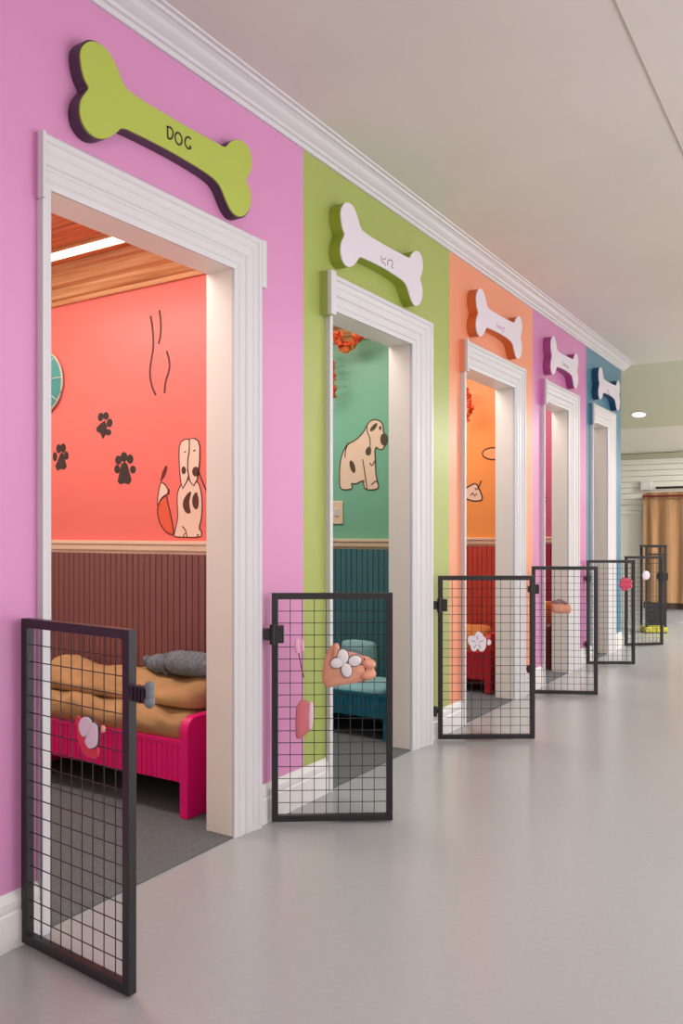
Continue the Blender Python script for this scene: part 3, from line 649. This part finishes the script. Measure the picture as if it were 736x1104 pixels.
M_peach = mat('peach_plush', (222,156,130), .8, bump=.5, bscale=180, var=.1, vscale=30)
t = hung(1, 'plush_paw', 'peach plush paw with white flower badge on the gate between pink and green walls', 'plush ornament')
bm = NB(); puff(bm, smooth_closed(g2fist, 3), PG, .007, .045, 7); obj('paw', bm, M_peach, t, smooth=True)
bm = NB()
tube(bm, [(a, -.045, b) for a, b in smooth_open(g2finger, 2)], .0025, 6); tube(bm, [(.325, -.05, .662), (.375, -.046, .655), (.424, -.03, .652)], .0025, 6)
obj('stitching', bm, M_outl, t)
def oval(cx, cy, rx, ry, a=0, n=20): return [(cx+rx*math.cos(q)*math.cos(a)-ry*math.sin(q)*math.sin(a), cy+rx*math.cos(q)*math.sin(a)+ry*math.sin(q)*math.cos(a)) for q in [2*PI*i/n for i in range(n)]]
for nm, q in (('finger', oval(.396,.657,.033,.021,-.2)), ('finger', oval(.394,.612,.036,.024,.15)), ('thumb', oval(.262,.708,.016,.034,-.2))):
    bm = NB(); puff(bm, q, PG, .016, .042, 7); obj(nm, bm, M_peach, t, smooth=True)
M_fw = mat('flower_white', (222,216,220), .5)
for cx, cy, rx, ry, a in ((.291,.690,.023,.030,.1), (.340,.672,.027,.022,.25), (.306,.634,.022,.029,.15), (.267,.664,.027,.021,.2)):
    bm = NB(); prism(bm, oval(cx, cy, rx+.0025, ry+.0025, a), PG, .05, .0545); e = obj('petal_edge', bm, M_outl, t)
    bm = NB(); puff(bm, oval(cx, cy, rx, ry, a), PG, .0535, .009); obj('petal', bm, M_fw, e, smooth=True)
bm = NB(); tube(bm, [(a, -.02, b) for a, b in smooth_open([(.29,.69)]+g2ring+[(.385,.665)], 2)], .003, 6); obj('ring', bm, M_gink, t)
t = hung(1, 'ribbon_charm', 'small pink ribbon charm with dangling dark cord on the same gate as the plush paw')
bm = NB(); puff(bm, smooth_closed(g2pink, 3), PG, .006, .012); puff(bm, smooth_closed(g2pinkb, 3), PG, .006, .012); obj('ribbon', bm, mat('pale_pink', (236,178,206), .5), t, smooth=True)
bm = NB(); tube(bm, [(a, -.008, b) for a, b in smooth_open(g2cord, 3)], .0025, 6); obj('cord', bm, M_maroon, t)
t = hung(1, 'pouch', 'dusty red pouch with pale strip hanging low on the gate beside the pink wall', 'pouch')
bm = NB(); puff(bm, smooth_closed(g2pouch, 2), PG, .006, .018); obj('bag', bm, mat('dusty_red', (208,116,124), .7), t, smooth=True)
bm = NB(); puff(bm, smooth_closed(g2pwhite, 2), PG, .016, .008); obj('strip', bm, mat('pale_strip', (232,198,218), .5), t, smooth=True)

t = hung(2, 'flower_ornament', 'white five-petal flower ornament on the gate between green and orange walls')
bm = NB(); prism(bm, smooth_closed(g3flower, 2), PG, .006, .011); prism(bm, smooth_closed(g3small, 2), PG, .006, .011); obj('petals', bm, M_white, t)
bm = NB()
for a in range(5): ribbon(bm, [(.226+.012*math.cos(a*1.257+.3), .56+.014*math.sin(a*1.257+.3)), (.226+.036*math.cos(a*1.257+.3), .56+.04*math.sin(a*1.257+.3))], .004, PG, .0105, .012)
obj('veins', bm, mat('sage_ink', (120,130,110), .6), t)
t = hung(3, 'plush_roll', 'peach plush roll with grey fuzzy top on the gate between orange and purple walls', 'plush ornament')
bm = NB(); capsule(bm, .135, .28, .036, y=-.046, z=.638, nz=.06, sq=1.); obj('roll', bm, M_peach, t, smooth=True)
bm = NB(); 
for i in range(14): ball(bm, (.15+.007*i, -.05+random.uniform(-.01,.01), .682+.012*math.sin(i*.25)+random.uniform(-.006,.006)), .012, 8, (1,1,1), .3)
obj('fuzz', bm, mat('mauve_grey_fuzz', (150,120,124), .95), t, smooth=True)
t = hung(4, 'rosette', 'round pink rosette on the gate between purple and blue walls')
bm = NB()
for i in range(30):
    a = i*2.4; r = .052*math.sqrt(i/30); puff(bm, [(.345+r*math.cos(a)+.016*math.cos(q*PI/4), .73+r*math.sin(a)*1.0+.016*math.sin(q*PI/4)) for q in range(8)], PG, .014, .02+.006*(i % 3), 3)
obj('petals', bm, mat('rosette_pink', (222,92,120), .6), t, smooth=True)
t = hung(5, 'disc_tag', 'small round white disc on the gate at the blue wall corner')
bm = NB(); puff(bm, [(.235+.045*math.cos(i*PI/12), .742+.048*math.sin(i*PI/12)) for i in range(24)], PG, .006, .01); obj('disc', bm, M_white, t, smooth=True)
bm = NB(); tube(bm, [(.235, -.008, .785), (.235, -.004, .806)], .002, 6); obj('loop', bm, M_black, t)

# ------------------------------------------------------------------ black stand with a tray beyond the last gate
t = thing('wire_stand', 'tall black wire stand with dark lower panel in front of the brown curtain', 'stand', (.02, 10.38, 0), .5)
bm = NB()
for x in (-.11, .11):
    for y in (-.1, .1): box(bm, x-.012, x+.012, y-.012, y+.012, 0, 1.04)
obj('post', bm, M_black, t)
bm = NB(); box(bm, -.125, .125, -.115, .115, 1.02, 1.05); box(bm, -.125, .125, -.115, -.1, .93, .95); obj('top', bm, M_black, t)
bm = NB(); box(bm, -.1, .1, -.11, -.104, .09, .36)
for i in range(9): tube(bm, [(-.1+.025*i, -.108, .34), (-.1+.025*i, -.108, .93)], .0018, 5)
for i in range(11): tube(bm, [(-.1, -.108, .38+.05*i), (.1, -.108, .38+.05*i)], .0018, 5)
obj('mesh_panel', bm, M_wire, t)
bm = NB(); box(bm, -.13, .13, -.13, .1, .012, .07)
for i in range(9): box(bm, -.12+.028*i, -.102+.028*i, -.135, -.13, .02, .06)
obj('tray', bm, mat('yellow_tray', (206,200,70), .5, var=.5, vscale=40), t)['label'] = 'yellow tray'

# ------------------------------------------------------------------ far end of the corridor
FY = 11.6
bm = NB(); box(bm, -1.9, 4.3, FY, FY+.06, 0, 1.49); struct('wall_far', bm, M_cream)
bm = NB()
z = 1.49
while z < 2.2:
    prism(bm, [(FY-.012, z+.004), (FY-.018, z+.008), (FY-.006, z+.078), (FY+.05, z+.078), (FY+.05, z+.004)], lambda a, b, c: (c, a, b), -1.9, 4.3); z += .078
struct('wall_far_shiplap', bm, M_cream)
bm = NB(); box(bm, -1.9, 4.3, FY-.03, FY, 1.455, 1.492); struct('trim_ledge', bm, M_cream)
bm = NB(); box(bm, -1.9, 4.3, FY-.05, FY+.02, 2.2, 2.262); struct('trim_shadow_band', bm, mat('shade_grey_green', (176,176,150), .5))  # strip coloured grey-green to paint in a band of shadow
bm = NB(); box(bm, -1.9, 4.3, FY-.02, FY, 0, .17); struct('baseboard_far', bm, M_base)
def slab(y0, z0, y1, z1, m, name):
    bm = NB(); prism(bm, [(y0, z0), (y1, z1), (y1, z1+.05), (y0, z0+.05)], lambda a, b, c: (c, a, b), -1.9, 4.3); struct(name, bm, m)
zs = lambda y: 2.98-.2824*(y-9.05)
slab(9.05, zs(9.05), 10.72, zs(10.72), M_olive, 'ceiling_far'); slab(10.72, zs(10.72), 11.6, zs(11.6), M_cream, 'ceiling_far')  # green-to-cream split paints the reflected-light gradient into the slope
bm = NB(); box(bm, -1.96, -1.9, 8.91, 11.66, 0, 3.1); struct('wall_far_side', bm, M_cream)
bm = NB(); box(bm, -1.9, -TH, 8.91, 9.05, CEIL, 3.04); struct('ceiling', bm, M_ceil)
yl = 10.30
t = thing('downlight', 'small round recessed downlight in the pale green sloped ceiling', 'ceiling light', (-.13, yl, zs(yl)-.001)); t.rotation_euler.x = -math.atan(.2824)
bm = NB(); tube(bm, [(.085*math.cos(i*PI/12), .085*math.sin(i*PI/12), -.003) for i in range(25)], .008, 6); obj('rim', bm, M_trim, t)
bm = NB(); prism(bm, [(.08*math.cos(i*PI/12), .08*math.sin(i*PI/12)) for i in range(24)], lambda a, b, c: (a, b, c), -.006, -.001); obj('lens', bm, emat('lens_glow', (255,248,236), 1.6), t)
# curtain on a dark rod
M_cur = woodmat('brown_curtain', (156,114,76), (172,130,90), (186,146,106), (14, 14, .5), .8, 3.)
t = thing('curtain', 'brown pleated curtain with dark hem covering the far wall', 'curtain', (-.32, 11.47, 0))
def pleats(z0, z1, amp, m, name, thick=.006):
    bm = NB(); n = 260; W = 2.3; rows = []
    for i in range(n+1):
        x = W*i/n; ph = x*2*PI/.19 + 1.1*math.sin(x*5.3)+.6*math.sin(x*13); y = amp*math.sin(ph)
        flare = .35*math.exp(-((x-.17)/.05)**2)*amp*2
        rows.append([bm.verts.new(p) for p in ((x, y*.55, z1), (x+.012*math.sin(ph*.5), y+flare, z1*.5+z0*.5), (x, y*1.1, z0), (x, y*1.1+thick, z0), (x+.012*math.sin(ph*.5), y+flare+thick, z1*.5+z0*.5), (x, y*.55+thick, z1))])
    for A, B in zip(rows[:-1], rows[1:]):
        for q in range(6): bm.faces.new((A[q], B[q], B[(q+1) % 6], A[(q+1) % 6]))
    bm.faces.new(rows[0]); bm.faces.new(rows[-1][::-1])
    return obj(name, bm, m, t, smooth=False)
pleats(.27, 1.735, .016, M_cur, 'cloth'); pleats(.19, .27, .016, mat('dark_hem', (58,40,34), .8), 'hem')
t = thing('curtain_rod', 'dark rod with finial carrying the brown curtain', 'curtain rod', (-.30, 11.43, 1.68))
bm = NB(); tube(bm, [(.02, -.01, 0), (2.3, -.01, 0)], .014, 10); obj('rod', bm, M_maroon, t)
for x in (.02, 1.1, 2.2):
    bm = NB(); box(bm, x-.008, x+.008, -.01, .166, -.006, .02); obj('bracket', bm, M_maroon, t)
bm = NB(); ball(bm, (0, -.01, 0), .022, 12); obj('finial', bm, M_maroon, t, smooth=True)
t = thing('wall_box', 'small white box mounted on the wall above the curtain corner', 'wall box', (-.30, FY-.02, 1.83))
bm = NB(); box(bm, -.07, .07, -.06, 0, -.06, .06); obj('case', bm, M_base, t, bevel=.006)
bm = NB(); box(bm, -.045, .045, -.064, -.06, -.012, .03); obj('cover', bm, M_cream, t, bevel=.002)
t = thing('wall_vent', 'long dark slot vent above the brown curtain', 'vent', (.14, FY-.02, 1.80))
bm = NB(); box(bm, -.36, .60, -.012, 0, -.035, .03); obj('plate', bm, M_cream, t, bevel=.003)
bm = NB(); box(bm, -.32, .56, -.018, -.012, -.018, .012); obj('slot', bm, M_ink, t)

# ------------------------------------------------------------------ light and camera
def area(name, loc, sx, sy, e, col=(1, .96, .92), rot=(0, 0, 0), spread=PI):
    ld = bpy.data.lights.new(name, 'AREA'); ld.shape = 'RECTANGLE'; ld.size = sx; ld.size_y = sy; ld.energy = e; ld.color = col; ld.spread = spread
    o = bpy.data.objects.new(name, ld); COL.objects.link(o); o.location = loc; o.rotation_euler = rot; return o
for y in (-.4, 2.2, 4.8, 7.4): area('ceiling_panel', (2.9, y, CEIL-.02), .6, 1.2, [14, 14, 18, 30][int((y+.4)/2.6+.1)])
area('fill_light', (4.2, 3.2, 1.6), 9., 2.4, 165, (.93, .95, 1), (0, PI/2, 0))  # added side fill for the corridor; the wall has no window
area('fill_light', (2.4, -1.5, 1.7), 2.2, 1.6, 24, (1, .98, .97), (PI/2, 0, 0))  # added front fill behind the camera, lightens the jambs
area('ceiling_fill', (4.0, 3.6, 2.35), .3, 10., 52, (1, .97, .95), (0, math.radians(160), 0))  # added uplight out of view, brightens the ceiling
area('far_fill', (2.4, 10.2, 2.55), 1.2, .8, 200, rot=(0, 0, 0))  # added fill out of view, lifts the far wall
wd = bpy.data.worlds.new('World'); bpy.context.scene.world = wd; wd.use_nodes = True
wd.node_tree.nodes['Background'].inputs[0].default_value = (.8, .8, .85, 1); wd.node_tree.nodes['Background'].inputs[1].default_value = .3

cd = bpy.data.cameras.new('camera'); cam = bpy.data.objects.new('camera', cd); COL.objects.link(cam)
cam.location = (CAMX, 0, 1.2); cam.rotation_euler = (PI/2, 0, math.atan(552/885))
cd.sensor_width = 36; cd.lens = 885/1104*36; cd.shift_y = 22/1104; cd.clip_start = .05
sc = bpy.context.scene; sc.camera = cam
sc.view_settings.view_transform = 'Standard'; sc.view_settings.look = 'None'; sc.view_settings.gamma = 1
sc.view_settings.exposure = 0.08
sc.view_settings.use_curve_mapping = False
